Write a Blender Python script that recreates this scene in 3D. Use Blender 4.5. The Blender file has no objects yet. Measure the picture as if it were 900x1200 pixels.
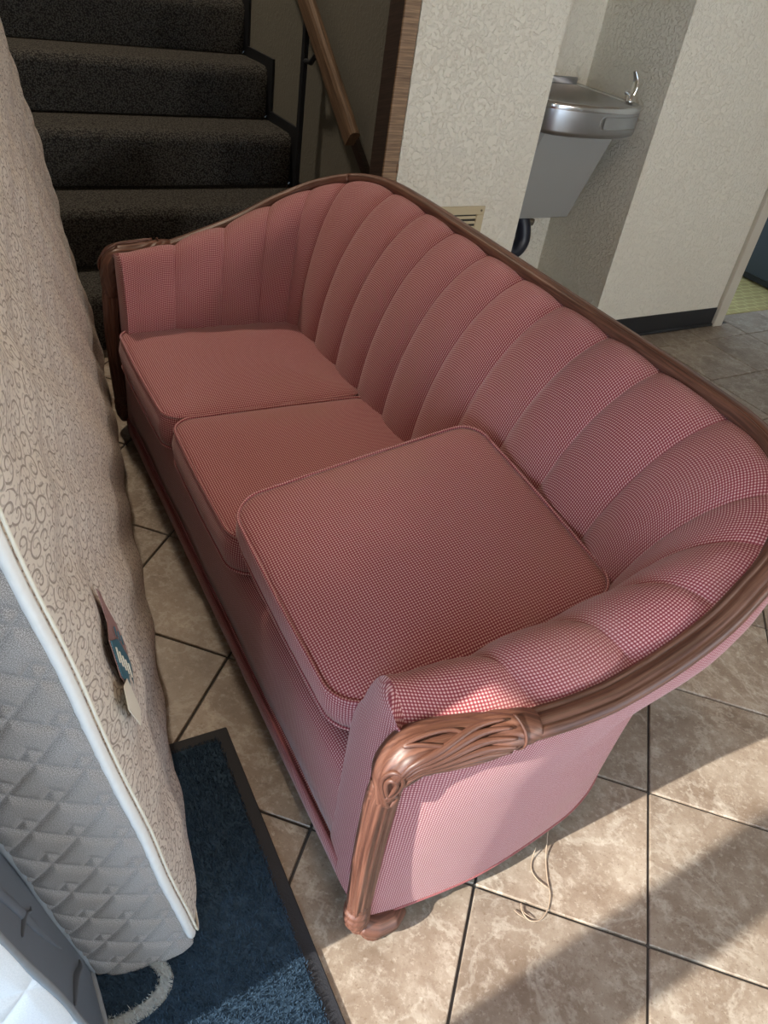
import bpy, math, random
import numpy as np
from mathutils import Vector, Matrix
random.seed(7); rng = np.random.default_rng(7)
S = bpy.context.scene
COL = S.collection
PI = math.pi

# ------------------------------------------------------------------ camera
FWD = Vector((0.47005517, 0.64697543, -0.60039231))
RGT = Vector((0.85865534, -0.4926778, 0.14134916))
UPV = Vector((0.20435053, 0.58197197, 0.78711466))
cd = bpy.data.cameras.new('camera'); cam = bpy.data.objects.new('camera', cd); COL.objects.link(cam)
m = Matrix.Identity(4)
for i in range(3):
    m[i][0] = RGT[i]; m[i][1] = UPV[i]; m[i][2] = -FWD[i]
m[0][3], m[1][3], m[2][3] = 0.0, 0.0, 1.42
cam.matrix_world = m
cd.sensor_fit = 'VERTICAL'; cd.sensor_height = 36.0; cd.lens = 914.2 / 1200.0 * 36.0
cd.clip_start = 0.02; cd.clip_end = 60
S.camera = cam

# ------------------------------------------------------------------ light
w = bpy.data.worlds.new('sky'); S.world = w; w.use_nodes = True
bg = w.node_tree.nodes['Background']; bg.inputs[0].default_value = (0.62, 0.80, 1.0, 1); bg.inputs[1].default_value = 4.5
SUN_EL, SUN_AZ = math.radians(27.0), math.radians(1.35)
sd = Vector((math.cos(SUN_EL) * math.cos(SUN_AZ), math.cos(SUN_EL) * math.sin(SUN_AZ), -math.sin(SUN_EL)))
sl = bpy.data.lights.new('sun', 'SUN'); sl.energy = 6.9; sl.angle = math.radians(0.6); sl.color = (1.0, 0.93, 0.82)
so = bpy.data.objects.new('sun', sl); COL.objects.link(so)
so.rotation_euler = sd.to_track_quat('-Z', 'Y').to_euler(); so.location = (-6, 0, 5)
LAMP_W = 3.8
S.view_settings.view_transform = 'Standard'; S.view_settings.look = 'None'
S.view_settings.gamma = 1.0; S.view_settings.use_curve_mapping = False
S.view_settings.exposure = 0.65
S.cycles.use_denoising = True
S.cycles.max_bounces = 8; S.cycles.diffuse_bounces = 5

# ------------------------------------------------------------------ material helpers
class NT:
    def __init__(s, name, rough=0.6, metal=0.0, spec=0.5):
        s.mat = bpy.data.materials.new(name); s.mat.use_nodes = True
        s.t = s.mat.node_tree; s.n = s.t.nodes; s.b = s.n['Principled BSDF']
        s.b.inputs['Roughness'].default_value = rough; s.b.inputs['Metallic'].default_value = metal
        s.b.inputs['Specular IOR Level'].default_value = spec
    def add(s, typ, **kw):
        nd = s.n.new(typ)
        for k, v in kw.items():
            if hasattr(nd, k): setattr(nd, k, v)
            else: nd.inputs[k.replace('_', ' ')].default_value = v
        return nd
    def link(s, a, b): s.t.links.new(a, b)
    def setin(s, sock, v):
        if isinstance(v, bpy.types.NodeSocket): s.link(v, sock)
        else: sock.default_value = v
    def math(s, op, a, b=None, c=None, clamp=False):
        nd = s.n.new('ShaderNodeMath'); nd.operation = op; nd.use_clamp = clamp
        s.setin(nd.inputs[0], a)
        if b is not None: s.setin(nd.inputs[1], b)
        if c is not None: s.setin(nd.inputs[2], c)
        return nd.outputs[0]
    def mix(s, f, a, b, typ='MIX'):
        nd = s.n.new('ShaderNodeMix'); nd.data_type = 'RGBA'; nd.blend_type = typ
        s.setin(nd.inputs[0], f); s.setin(nd.inputs[6], a if isinstance(a, bpy.types.NodeSocket) else (*a, 1)); s.setin(nd.inputs[7], b if isinstance(b, bpy.types.NodeSocket) else (*b, 1))
        return nd.outputs[2]
    def ramp(s, f, stops):
        nd = s.n.new('ShaderNodeValToRGB'); e = nd.color_ramp.elements
        while len(e) < len(stops): e.new(0.5)
        for i, (p, c) in enumerate(stops):
            e[i].position = p; e[i].color = (*c, 1) if len(c) == 3 else c
        s.link(f, nd.inputs[0]); return nd.outputs[0]
    def smooth(s, v, a, b):
        nd = s.n.new('ShaderNodeMapRange'); nd.interpolation_type = 'SMOOTHSTEP'
        s.link(v, nd.inputs[0]); nd.inputs[1].default_value = a; nd.inputs[2].default_value = b
        return nd.outputs[0]
    def noise(s, vec, scale, detail=3.0, rough=0.55, dist=0.0):
        nd = s.n.new('ShaderNodeTexNoise'); nd.inputs['Scale'].default_value = scale; nd.inputs['Detail'].default_value = detail
        nd.inputs['Roughness'].default_value = rough; nd.inputs['Distortion'].default_value = dist
        if vec is not None: s.link(vec, nd.inputs['Vector'])
        return nd.outputs['Fac']
    def coord(s, which='Object'):
        return s.n.new('ShaderNodeTexCoord').outputs[which]
    def mapping(s, vec, scale=(1, 1, 1), rot=(0, 0, 0), loc=(0, 0, 0)):
        nd = s.n.new('ShaderNodeMapping'); s.link(vec, nd.inputs[0])
        nd.inputs['Scale'].default_value = scale; nd.inputs['Rotation'].default_value = rot; nd.inputs['Location'].default_value = loc
        return nd.outputs[0]
    def bump(s, h, strength=0.3, dist=0.002):
        nd = s.n.new('ShaderNodeBump'); nd.inputs['Strength'].default_value = strength; nd.inputs['Distance'].default_value = dist
        s.link(h, nd.inputs['Height']); s.link(nd.outputs[0], s.b.inputs['Normal'])
    def color(s, v):
        s.setin(s.b.inputs['Base Color'], v if isinstance(v, bpy.types.NodeSocket) else (*v, 1)); return s

def plain(name, col, rough=0.6, metal=0.0, var=0.0, vscale=8, bump=0.0, bscale=60):
    k = NT(name, rough, metal); co = k.coord('Object')
    if var:
        nz = k.noise(co, vscale, 4)
        k.color(k.mix(nz, tuple(c * (1 - var) for c in col), tuple(min(1, c * (1 + var)) for c in col)))
    else: k.color(col)
    if bump: k.bump(k.noise(co, bscale, 3), bump, 0.003)
    return k.mat

def fabric_mat(name, period=0.0050):
    k = NT(name, 0.85, 0, 0.2)
    uv = k.coord('UV')
    nwarp = k.noise(uv, 14, 2)
    sp = k.n.new('ShaderNodeSeparateXYZ'); k.link(uv, sp.inputs[0])
    wob = k.math('MULTIPLY', k.math('SUBTRACT', nwarp, 0.5), 0.006)
    fr = 2 * PI / period
    a = k.math('MULTIPLY_ADD', k.math('SINE', k.math('MULTIPLY', k.math('ADD', sp.outputs[0], wob), fr)), 0.5, 0.5)
    b = k.math('MULTIPLY_ADD', k.math('SINE', k.math('MULTIPLY', k.math('ADD', sp.outputs[1], wob), fr)), 0.5, 0.5)
    ab = k.math('MULTIPLY', a, b)
    v = k.smooth(ab, 0.12, 0.68)
    lo = k.smooth(k.math('ADD', a, b), 0.1, 1.0)
    red = k.mix(lo, (0.190, 0.028, 0.042), (0.300, 0.072, 0.086))
    c1 = k.mix(v, red, (0.62, 0.385, 0.375))
    # rubbed, slightly tan wear
    n1 = k.noise(k.coord('Object'), 4.2, 4, 0.6)
    wear = k.math('MULTIPLY', k.smooth(n1, 0.48, 0.75), 0.30)
    c2 = k.mix(wear, c1, (0.33, 0.175, 0.135))
    k.color(c2)
    k.bump(k.math('ADD', v, k.math('MULTIPLY', k.noise(uv, 900, 2), 0.5)), 0.35, 0.0012)
    k.b.inputs['Sheen Weight'].default_value = 0.25; k.b.inputs['Sheen Roughness'].default_value = 0.5
    return k.mat

def wood_mat(name, dark, light, rough=0.38, gs=1.0):
    k = NT(name, rough, 0, 0.5); uv = k.coord('UV')
    g = k.noise(k.mapping(uv, (6 * gs, 160 * gs, 1)), 1.0, 5, 0.6, 0.4)
    g2 = k.noise(k.mapping(uv, (25 * gs, 900 * gs, 1)), 1.0, 2)
    c = k.mix(k.smooth(g, 0.3, 0.72), dark, light)
    c = k.mix(k.math('MULTIPLY', k.smooth(g2, 0.52, 0.75), 0.5), c, tuple(x * 0.4 for x in dark))
    k.color(c); k.bump(g2, 0.12, 0.001)
    return k.mat

M = {}
M['fabric'] = fabric_mat('rose_check_upholstery')
k = NT('welt_fabric', 0.85, 0, 0.2); nz = k.noise(k.coord('UV'), 260, 2)
k.color(k.mix(nz, (0.19, 0.050, 0.055), (0.36, 0.150, 0.145))); M['welt'] = k.mat
M['wood'] = wood_mat('carved_walnut', (0.068, 0.025, 0.016), (0.190, 0.084, 0.055), 0.45)
M['wood_rail'] = wood_mat('oak_rail', (0.085, 0.052, 0.034), (0.205, 0.132, 0.082), 0.5)
M['wood_jamb'] = wood_mat('worn_oak_jamb', (0.12, 0.070, 0.040), (0.33, 0.21, 0.12), 0.6)
M['wood_dark'] = wood_mat('dark_brown_wood', (0.030, 0.020, 0.016), (0.062, 0.040, 0.031), 0.55)

def wall_mat(name, col, bs=0.75):
    k = NT(name, 0.75, 0, 0.3); co = k.coord('Object')
    n1 = k.noise(co, 75, 3, 0.5, 0.6); n2 = k.noise(co, 2.5, 3)
    k.color(k.mix(n2, tuple(c * 0.93 for c in col), col))
    k.bump(k.smooth(n1, 0.45, 0.66), bs, 0.004); return k.mat
M['wall'] = wall_mat('textured_cream_wall', (0.74, 0.70, 0.60))
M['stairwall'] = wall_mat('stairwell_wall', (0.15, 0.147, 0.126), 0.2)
M['ceiling'] = plain('ceiling_tan', (0.36, 0.29, 0.22), 0.9)
M['vinyl'] = plain('black_vinyl_base', (0.012, 0.013, 0.016), 0.45)
M['blackpaint'] = plain('black_paint', (0.008, 0.010, 0.014), 0.5)

# travertine-look tile
k = NT('travertine_tile', 0.32, 0, 0.5)
oi = k.n.new('ShaderNodeObjectInfo'); gc = k.coord('Object')
off = k.n.new('ShaderNodeVectorMath'); off.operation = 'ADD'; k.link(gc, off.inputs[0])
cx = k.n.new('ShaderNodeCombineXYZ'); k.link(k.math('MULTIPLY', oi.outputs['Random'], 37.0), cx.inputs[0]); k.link(k.math('MULTIPLY', oi.outputs['Random'], 91.0), cx.inputs[1])
k.link(cx.outputs[0], off.inputs[1]); vec = off.outputs[0]
n1 = k.noise(vec, 8.0, 7, 0.68, 0.0); n2 = k.noise(vec, 26, 7, 0.76, 0.0); n3 = k.noise(vec, 140, 3, 0.6)
c = k.ramp(n1, [(0.30, (0.165, 0.120, 0.088)), (0.50, (0.250, 0.198, 0.153)), (0.70, (0.345, 0.292, 0.236))])
c = k.mix(k.math('MULTIPLY', k.smooth(n2, 0.47, 0.70), 0.65), c, (0.47, 0.42, 0.355))
vein = k.math('ABSOLUTE', k.math('SUBTRACT', k.noise(vec, 4.0, 6, 0.62, 0.35), 0.5))
c = k.mix(k.math('MULTIPLY', k.math('SUBTRACT', 1.0, k.smooth(vein, 0.0, 0.022)), 0.30), c, (0.56, 0.52, 0.45))
c = k.mix(k.math('MULTIPLY', k.smooth(n3, 0.56, 0.70), 0.55), c, (0.16, 0.11, 0.075))
n5 = k.noise(vec, 75, 4, 0.7)
c = k.mix(k.math('MULTIPLY', k.smooth(n5, 0.54, 0.70), 0.45), c, (0.54, 0.49, 0.42))
hv = k.n.new('ShaderNodeHueSaturation'); k.link(c, hv.inputs['Color']); k.link(k.math('MULTIPLY_ADD', oi.outputs['Random'], 0.22, 0.88), hv.inputs['Value'])
k.color(hv.outputs[0]); k.bump(k.math('SUBTRACT', n2, k.math('MULTIPLY', k.smooth(n3, 0.6, 0.72), 0.5)), 0.18, 0.002)
k.link(k.math('MULTIPLY_ADD', n2, 0.25, 0.24), k.b.inputs['Roughness']); M['tile'] = k.mat
M['grout'] = plain('dark_grout', (0.070, 0.068, 0.066), 0.9, var=0.25, vscale=30)

# stair carpet
k = NT('charcoal_loop_carpet', 0.95, 0, 0.1); co = k.coord('Object')
vo = k.n.new('ShaderNodeTexVoronoi'); k.link(k.mapping(co, (1, 1.25, 1.25), (0, 0, 0.5)), vo.inputs['Vector']); vo.inputs['Scale'].default_value = 150
n1 = k.noise(co, 5, 4)
c = k.mix(k.smooth(vo.outputs['Distance'], 0.15, 0.75), (0.125, 0.121, 0.110), (0.018, 0.018, 0.019))
k.color(k.mix(k.math('MULTIPLY', n1, 0.5), c, (0.050, 0.046, 0.040)))
k.bump(k.math('SUBTRACT', 1.0, vo.outputs['Distance']), 0.9, 0.006); M['carpet'] = k.mat

# mattress scroll damask
k = NT('scroll_damask', 0.7, 0, 0.3); uv = k.coord('UV')
def spiral(scale, seed, turns, wd):
    vv = k.mapping(uv, (1, 1, 1), (0, 0, seed), (seed * 3.1, seed * 1.7, 0))
    vo = k.n.new('ShaderNodeTexVoronoi'); vo.voronoi_dimensions = '2D'; vo.feature = 'F1'; vo.inputs['Scale'].default_value = scale; vo.inputs['Randomness'].default_value = 0.85
    k.link(vv, vo.inputs['Vector'])
    sub = k.n.new('ShaderNodeVectorMath'); sub.operation = 'SUBTRACT'; k.link(vv, sub.inputs[0]); k.link(vo.outputs['Position'], sub.inputs[1])
    s2 = k.n.new('ShaderNodeSeparateXYZ'); k.link(sub.outputs[0], s2.inputs[0])
    ang = k.math('DIVIDE', k.math('ARCTAN2', s2.outputs[1], s2.outputs[0]), 2 * PI)
    sc = k.n.new('ShaderNodeSeparateColor'); k.link(vo.outputs['Color'], sc.inputs[0])
    sgn = k.math('SIGN', k.math('SUBTRACT', sc.outputs[0], 0.5))
    ph = k.math('ADD', k.math('MULTIPLY', ang, sgn), k.math('MULTIPLY_ADD', vo.outputs['Distance'], turns, sc.outputs[1]))
    fr = k.math('ABSOLUTE', k.math('SUBTRACT', k.math('FRACT', ph), 0.5))
    return k.math('SUBTRACT', 1.0, k.smooth(fr, wd * 0.45, wd))
s1 = spiral(36, 0.3, 2.2, 0.14); s2_ = spiral(66, 1.1, 1.6, 0.17)
ln = k.math('MAXIMUM', s1, k.math('MULTIPLY', s2_, 0.55))
nz = k.noise(uv, 5, 3)
basec = k.mix(nz, (0.55, 0.485, 0.415), (0.66, 0.60, 0.53))
k.color(k.mix(k.math('MULTIPLY', ln, 0.80), basec, (0.205, 0.165, 0.140)))
k.bump(k.math('SUBTRACT', k.noise(uv, 300, 2), ln), 0.25, 0.001); M['damask'] = k.mat
k = NT('heather_quilt', 0.85, 0, 0.2); uv = k.coord('UV')
nz = k.noise(uv, 900, 2, 0.6); n2 = k.noise(uv, 9, 3)
k.color(k.mix(n2, k.mix(k.smooth(nz, 0.42, 0.62), (0.16, 0.145, 0.135), (0.40, 0.375, 0.35)), k.mix(k.smooth(nz, 0.42, 0.62), (0.23, 0.222, 0.225), (0.48, 0.47, 0.475))))
k.bump(nz, 0.3, 0.001); M['quilt'] = k.mat
k = NT('white_quilt', 0.8, 0, 0.2); uv = k.coord('UV'); nz = k.noise(uv, 380, 2)
k.color(k.mix(nz, (0.62, 0.66, 0.70), (0.80, 0.82, 0.84))); k.bump(nz, 0.3, 0.001); M['whitequilt'] = k.mat
M['tape'] = plain('white_edge_tape', (0.74, 0.75, 0.74), 0.55, var=0.06, vscale=90)
M['greytape'] = plain('grey_edge_tape', (0.22, 0.24, 0.26), 0.6, var=0.15, vscale=60)
M['dustcover'] = plain('grey_dust_cover', (0.115, 0.135, 0.165), 0.55, var=0.2, vscale=7)
M['thread'] = plain('stitching', (0.75, 0.74, 0.72), 0.8)
M['mauve'] = plain('mauve_label', (0.27, 0.16, 0.15), 0.5, var=0.2, vscale=40)
M['teal'] = plain('teal_label', (0.035, 0.125, 0.17), 0.5, var=0.2, vscale=60)
M['paper'] = plain('cream_tag', (0.70, 0.67, 0.57), 0.7)
k = NT('navy_pile', 0.95, 0, 0.1); nz = k.noise(k.coord('Object'), 55, 4); n2 = k.noise(k.coord('Object'), 420, 2)
k.color(k.mix(n2, (0.015, 0.032, 0.060), k.mix(nz, (0.034, 0.065, 0.105), (0.075, 0.125, 0.18)))); M['pile'] = k.mat
M['pilelight'] = plain('pale_grey_pile', (0.42, 0.46, 0.47), 0.95, var=0.25, vscale=200)
M['rubber'] = plain('black_rubber', (0.012, 0.014, 0.020), 0.7, bump=0.3, bscale=300)
M['steel'] = plain('brushed_steel', (0.46, 0.47, 0.49), 0.33, 1.0, var=0.06, vscale=30)
M['steelrim'] = plain('polished_steel', (0.62, 0.63, 0.65), 0.2, 1.0)
M['chrome'] = plain('chrome', (0.85, 0.86, 0.88), 0.08, 1.0)
M['greypaint'] = plain('grey_enamel', (0.30, 0.30, 0.285), 0.42, var=0.04, vscale=3)
M['hose'] = plain('navy_hose', (0.010, 0.013, 0.026), 0.4)
M['brass'] = plain('dull_brass', (0.20, 0.17, 0.13), 0.5, 0.6)
M['almond'] = plain('almond_enamel', (0.50, 0.42, 0.27), 0.5, var=0.06)
M['void'] = plain('duct_dark', (0.03, 0.027, 0.022), 0.9)
M['twine'] = plain('tan_twine', (0.34, 0.26, 0.19), 0.9)
M['cabinet'] = plain('dark_blue_enamel', (0.018, 0.027, 0.036), 0.45)
M['casing'] = plain('cream_casing', (0.52, 0.48, 0.40), 0.6)
k = NT('yellow_vinyl', 0.4); br = k.n.new('ShaderNodeTexBrick'); k.link(k.coord('Object'), br.inputs['Vector']); br.offset = 0.5
br.inputs['Color1'].default_value = (0.38, 0.31, 0.13, 1); br.inputs['Color2'].default_value = (0.29, 0.235, 0.095, 1); br.inputs['Mortar'].default_value = (0.52, 0.47, 0.22, 1)
br.inputs['Scale'].default_value = 6.0; br.inputs['Mortar Size'].default_value = 0.025
k.color(k.mix(k.math('MULTIPLY', k.noise(k.coord('Object'), 14, 4), 0.5), br.outputs[0], (0.22, 0.19, 0.09))); M['yellow'] = k.mat
k = NT('lamp_glow', 0.5); k.b.inputs['Emission Color'].default_value = (1, 0.80, 0.58, 1); k.b.inputs['Emission Strength'].default_value = 6.0; M['glow'] = k.mat

# ------------------------------------------------------------------ mesh helpers
def mesh_obj(name, verts, faces, mat, parent=None, uv=None, smooth=True, kind=None, loop_uv=None):
    me = bpy.data.meshes.new(name)
    me.from_pydata([tuple(map(float, v)) for v in verts], [], [tuple(int(i) for i in f) for f in faces])
    if uv is not None or loop_uv is not None:
        ul = me.uv_layers.new(name='UVMap')
        if uv is not None:
            li = np.empty(len(me.loops), dtype=np.int32); me.loops.foreach_get('vertex_index', li)
            arr = np.asarray(uv, dtype=np.float32)[li]
        else: arr = np.asarray(loop_uv, dtype=np.float32)
        ul.data.foreach_set('uv', arr.ravel())
    me.materials.append(mat)
    if smooth: me.polygons.foreach_set('use_smooth', [True] * len(me.polygons))
    me.update()
    o = bpy.data.objects.new(name, me); COL.objects.link(o)
    if parent is not None: o.parent = parent
    if kind: o['kind'] = kind
    return o

def grid(P, UV=None, closed_u=False, flip=False, base=0):
    n, mm = P.shape[:2]; V = P.reshape(-1, 3); F = []
    for i in range(n if closed_u else n - 1):
        i2 = (i + 1) % n
        for j in range(mm - 1):
            f = (base + i * mm + j, base + i2 * mm + j, base + i2 * mm + j + 1, base + i * mm + j + 1)
            F.append(f[::-1] if flip else f)
    return V, F

class MB:
    def __init__(s): s.v = []; s.f = []; s.uv = []
    def add(s, V, F, UV=None):
        b = len(s.v); V = [tuple(map(float, q)) for q in V]; s.v += V; s.f += [tuple(int(i) + b for i in f) for f in F]
        s.uv += [tuple(map(float, q)) for q in UV] if UV is not None else [(q[0] + q[1], q[2] + q[1] * .3) for q in V]
        return s
    def box(s, a, b, bev=0.0):
        x0, y0, z0 = a; x1, y1, z1 = b
        if bev <= 0:
            V = [(x, y, z) for x in (x0, x1) for y in (y0, y1) for z in (z0, z1)]
            return s.add(V, [(0, 1, 3, 2), (4, 6, 7, 5), (0, 4, 5, 1), (2, 3, 7, 6), (0, 2, 6, 4), (1, 5, 7, 3)])
        d = bev; X = (x0, x1); Y = (y0, y1); Z = (z0, z1); V = []; idx = {}
        for i in (0, 1):
            for j in (0, 1):
                for kk in (0, 1):
                    sx, sy, sz = (1 - 2 * i), (1 - 2 * j), (1 - 2 * kk)
                    for ax in range(3):
                        q = [X[i] + sx * d, Y[j] + sy * d, Z[kk] + sz * d]
                        q[ax] = (X[i], Y[j], Z[kk])[ax]; idx[i, j, kk, ax] = len(V); V.append(q)
        F = []
        for ax in range(3):
            o1, o2 = [a_ for a_ in range(3) if a_ != ax]
            for e in (0, 1):
                q = []
                for (a_, b_) in ((0, 0), (1, 0), (1, 1), (0, 1)):
                    key = [0, 0, 0]; key[ax] = e; key[o1] = a_; key[o2] = b_; q.append(idx[(*key, ax)])
                F.append(q if (e == 1) ^ (ax == 1) else q[::-1])
        for ax in range(3):
            o1, o2 = [a_ for a_ in range(3) if a_ != ax]
            for a_ in (0, 1):
                for b_ in (0, 1):
                    ks = []
                    for e in (0, 1):
                        key = [0, 0, 0]; key[ax] = e; key[o1] = a_; key[o2] = b_; ks.append(tuple(key))
                    q = [idx[(*ks[0], o1)], idx[(*ks[1], o1)], idx[(*ks[1], o2)], idx[(*ks[0], o2)]]
                    F.append(q if (a_ == b_) ^ (ax == 1) else q[::-1])
        for i in (0, 1):
            for j in (0, 1):
                for kk in (0, 1):
                    q = [idx[i, j, kk, a_] for a_ in range(3)]
                    F.append(q if (i + j + kk) % 2 == 1 else q[::-1])
        return s.add(V, F)
    def tube(s, pts, r, n=10, cap=True, flat=1.0, up=None):
        pts = np.asarray(pts, float); V, F, UV = sweep_data(pts, lambda t: ring(n, 1, flat), r, up, cap)
        return s.add(V, F, UV)
    def build(s, name, mat, parent=None, smooth=False, kind=None):
        return mesh_obj(name, s.v, s.f, mat, parent, uv=s.uv, smooth=smooth, kind=kind)

def ring(n, a=1.0, b=1.0):
    t = np.arange(n) * 2 * PI / n
    return np.stack([np.cos(t) * a, np.sin(t) * b], 1)

def sweep_data(pts, prof, r=1.0, up=None, cap=True, closed=False):
    """sweep cross-section prof(t)->(n,2) [side, up] along pts; r scalar or array"""
    pts = np.asarray(pts, float); N = len(pts)
    T = np.gradient(pts, axis=0)
    if closed: T = np.roll(pts, -1, 0) - np.roll(pts, 1, 0)
    T /= np.linalg.norm(T, axis=1)[:, None] + 1e-12
    if up is None:
        u = np.array([0, 0, 1.0]) if abs(T[0][2]) < 0.9 else np.array([1.0, 0, 0]); U = []
        for i in range(N):
            u = u - T[i] * (u @ T[i]); u /= np.linalg.norm(u) + 1e-12; U.append(u)
        U = np.array(U)
    else:
        U = np.broadcast_to(np.asarray(up, float), pts.shape).copy()
        U -= T * (U * T).sum(1)[:, None]; U /= np.linalg.norm(U, axis=1)[:, None] + 1e-12
    Sd = np.cross(T, U)
    R = np.broadcast_to(np.asarray(r, float), (N,))
    L = np.r_[0, np.cumsum(np.linalg.norm(np.diff(pts, axis=0), axis=1))]
    rows = []; uvs = []
    for i in range(N):
        q = prof(i / (N - 1)) * R[i]
        rows.append(pts[i] + q[:, :1] * Sd[i] + q[:, 1:2] * U[i])
        per = np.r_[0, np.cumsum(np.linalg.norm(np.diff(q, axis=0), axis=1))]
        uvs.append(np.stack([np.full(len(q), L[i]), per], 1))
    P = np.array(rows); n = P.shape[1]; V = P.reshape(-1, 3); F = []
    for i in range(N if closed else N - 1):
        i2 = (i + 1) % N
        for j in range(n):
            j2 = (j + 1) % n
            F.append((i * n + j, i * n + j2, i2 * n + j2, i2 * n + j))
    if cap and not closed:
        F.append(tuple(range(n))[::-1]); F.append(tuple((N - 1) * n + j for j in range(n)))
    return V, F, np.array(uvs).reshape(-1, 2)

def sweep(name, pts, prof, mat, parent=None, r=1.0, up=None, cap=True, closed=False, smooth=True):
    V, F, UV = sweep_data(pts, prof, r, up, cap, closed)
    return mesh_obj(name, V, F, mat, parent, uv=UV, smooth=smooth)

def tube(name, pts, r, mat, parent=None, n=10, closed=False):
    return sweep(name, pts, lambda t: ring(n), mat, parent, r=r, closed=closed)

def smooth_path(ctrl, n):
    """Catmull-Rom through ctrl (k,d), resampled to n points evenly by arc length"""
    c = np.asarray(ctrl, float); c = np.vstack([2 * c[0] - c[1], c, 2 * c[-1] - c[-2]]); out = []
    for i in range(1, len(c) - 2):
        t = np.linspace(0, 1, 40, endpoint=False)[:, None]
        p0, p1, p2, p3 = c[i - 1], c[i], c[i + 1], c[i + 2]
        out.append(0.5 * (2 * p1 + (p2 - p0) * t + (2 * p0 - 5 * p1 + 4 * p2 - p3) * t ** 2 + (3 * p1 - p0 - 3 * p2 + p3) * t ** 3))
    out.append(c[-2][None]); P = np.vstack(out)
    L = np.r_[0, np.cumsum(np.linalg.norm(np.diff(P, axis=0), axis=1))]
    q = np.linspace(0, L[-1], n)
    return np.stack([np.interp(q, L, P[:, a]) for a in range(P.shape[1])], 1)

def empty(name, loc=(0, 0, 0), rz=0.0):
    o = bpy.data.objects.new(name, None); COL.objects.link(o); o.location = loc; o.rotation_euler = (0, 0, rz); o.empty_display_size = 0.1
    return o
def tag(o, label, cat, group=None):
    o['label'] = label; o['category'] = cat
    if group: o['group'] = group
    return o
def struct(o): o['kind'] = 'structure'; return o

# ================================================================== SETTING
YW = 2.3375
XR = 3.53
CEIL = 2.65
fl = struct(MB().box((-1.5, -1.9, -0.06), (5.2, 3.9, -0.006)).build('floor', M['grout']))
# one tile mesh per grid, shared by all copies
def tile_mesh(w_, h_):
    b = MB().box((-w_ / 2, -h_ / 2, -0.010), (w_ / 2, h_ / 2, 0.0), 0.0018)
    o = b.build('tile', M['tile'], fl); return o
TA = math.radians(-45.62); PU, PV = 0.3300, 0.3380; G = 0.0055
ua = np.array([math.cos(TA), math.sin(TA)]); va = np.array([-ua[1], ua[0]])
U0, V0 = 0.489, 0.8205
XB = 3.342 - 3 * 0.330
def clip(poly, ax, lim):
    out = []
    for a, b in zip(poly, poly[1:] + poly[:1]):
        ia, ib = a[ax] <= lim, b[ax] <= lim
        if ia: out.append(a)
        if ia != ib:
            t = (lim - a[ax]) / (b[ax] - a[ax]); out.append((a[0] + (b[0] - a[0]) * t, a[1] + (b[1] - a[1]) * t))
    return out
proto = None
for i in range(-14, 14):
    for j in range(-10, 12):
        c_ = ua * (U0 + (i + .5) * PU) + va * (V0 + (j + .5) * PV)
        if not (-1.1 < c_[0] < XB + 0.2 and -1.6 < c_[1] < 2.9): continue
        sq = [tuple(c_ + ua * a * (PU - G) / 2 + va * b * (PV - G) / 2) for a, b in ((-1, -1), (1, -1), (1, 1), (-1, 1))]
        z_ = random.uniform(-0.0006, 0.0)
        yl = YW - 0.002 if c_[0] > 1.5 else 2.752
        cut = clip(clip(sq, 0, XB - G / 2), 1, yl)
        if len(cut) < 3: continue
        if max(q[0] for q in sq) < XB - G / 2 and max(q[1] for q in sq) < yl:
            if proto is None: o = proto = tile_mesh(PU - G, PV - G)
            else: o = proto.copy(); COL.objects.link(o)
            o.rotation_euler = (0, 0, TA)
        else:
            n_ = len(cut); V = [(q[0] - c_[0], q[1] - c_[1], -.010) for q in cut] + [(q[0] - c_[0], q[1] - c_[1], 0) for q in cut]
            o = mesh_obj('tile', V, [tuple(range(n_))[::-1], tuple(range(n_, 2 * n_))] + [(a, (a + 1) % n_, n_ + (a + 1) % n_, n_ + a) for a in range(n_)], M['tile'], fl, smooth=False)
        o.parent = fl; o.location = (c_[0], c_[1], z_)
PX = 0.330
proto2 = None
for i in range(-3, 6):
    for j in range(-11, 1):
        cx_, cy_ = 3.342 + (i + .5) * PX, 2.205 + (j + .5) * PX
        if cx_ > 5.0: continue
        hy = PX - G; oy = 0.0
        if j == 0:                                   # cut row along the wall
            hy = (YW - 0.003 if cx_ < 3.6 else 2.417) - 2.205 - G / 2; oy = -(PX - G - hy) / 2
            o = tile_mesh(PX - G, hy)
        elif proto2 is None: o = proto2 = tile_mesh(PX - G, PX - G)
        else: o = proto2.copy(); COL.objects.link(o)
        o.parent = fl; o.location = (cx_, cy_ + oy, random.uniform(-0.0006, 0.0005))
struct(MB().box((3.60, 2.42, -0.02), (5.2, 3.9, 0.0035)).build('floor_yellow_vinyl', M['yellow']))

# walls behind the sofa
struct(MB().box((1.505, YW, 0), (2.083, 2.415, CEIL)).box((1.76, 2.415, 0), (2.083, 2.80, CEIL)).build('wall_vent_side', M['wall']))
struct(MB().box((2.083, 2.78, 0), (2.668, 2.90, CEIL)).build('wall_alcove_back', M['wall']))
struct(MB().box((2.668, YW, 0), (XR, 2.80, CEIL)).build('wall_right_of_alcove', M['wall']))
bb = struct(MB().box((2.668, YW - 0.006, 0.0), (XR, YW, 0.098), 0.002).build('baseboard_right', M['vinyl']))
MB().tube([(2.668, YW - 0.008, 0.008), (XR, YW - 0.008, 0.008)], 0.008, 8).build('cove_toe', M['vinyl'], bb, smooth=True)
struct(MB().box((2.662, YW, 0.0), (2.668, 2.78, 0.098)).build('baseboard_alcove', M['vinyl']))
tr = struct(MB().box((XR + 0.002, YW - 0.022, 0), (XR + 0.068, 2.80, CEIL), 0.003).build('trim_1', M['casing']))
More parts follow.
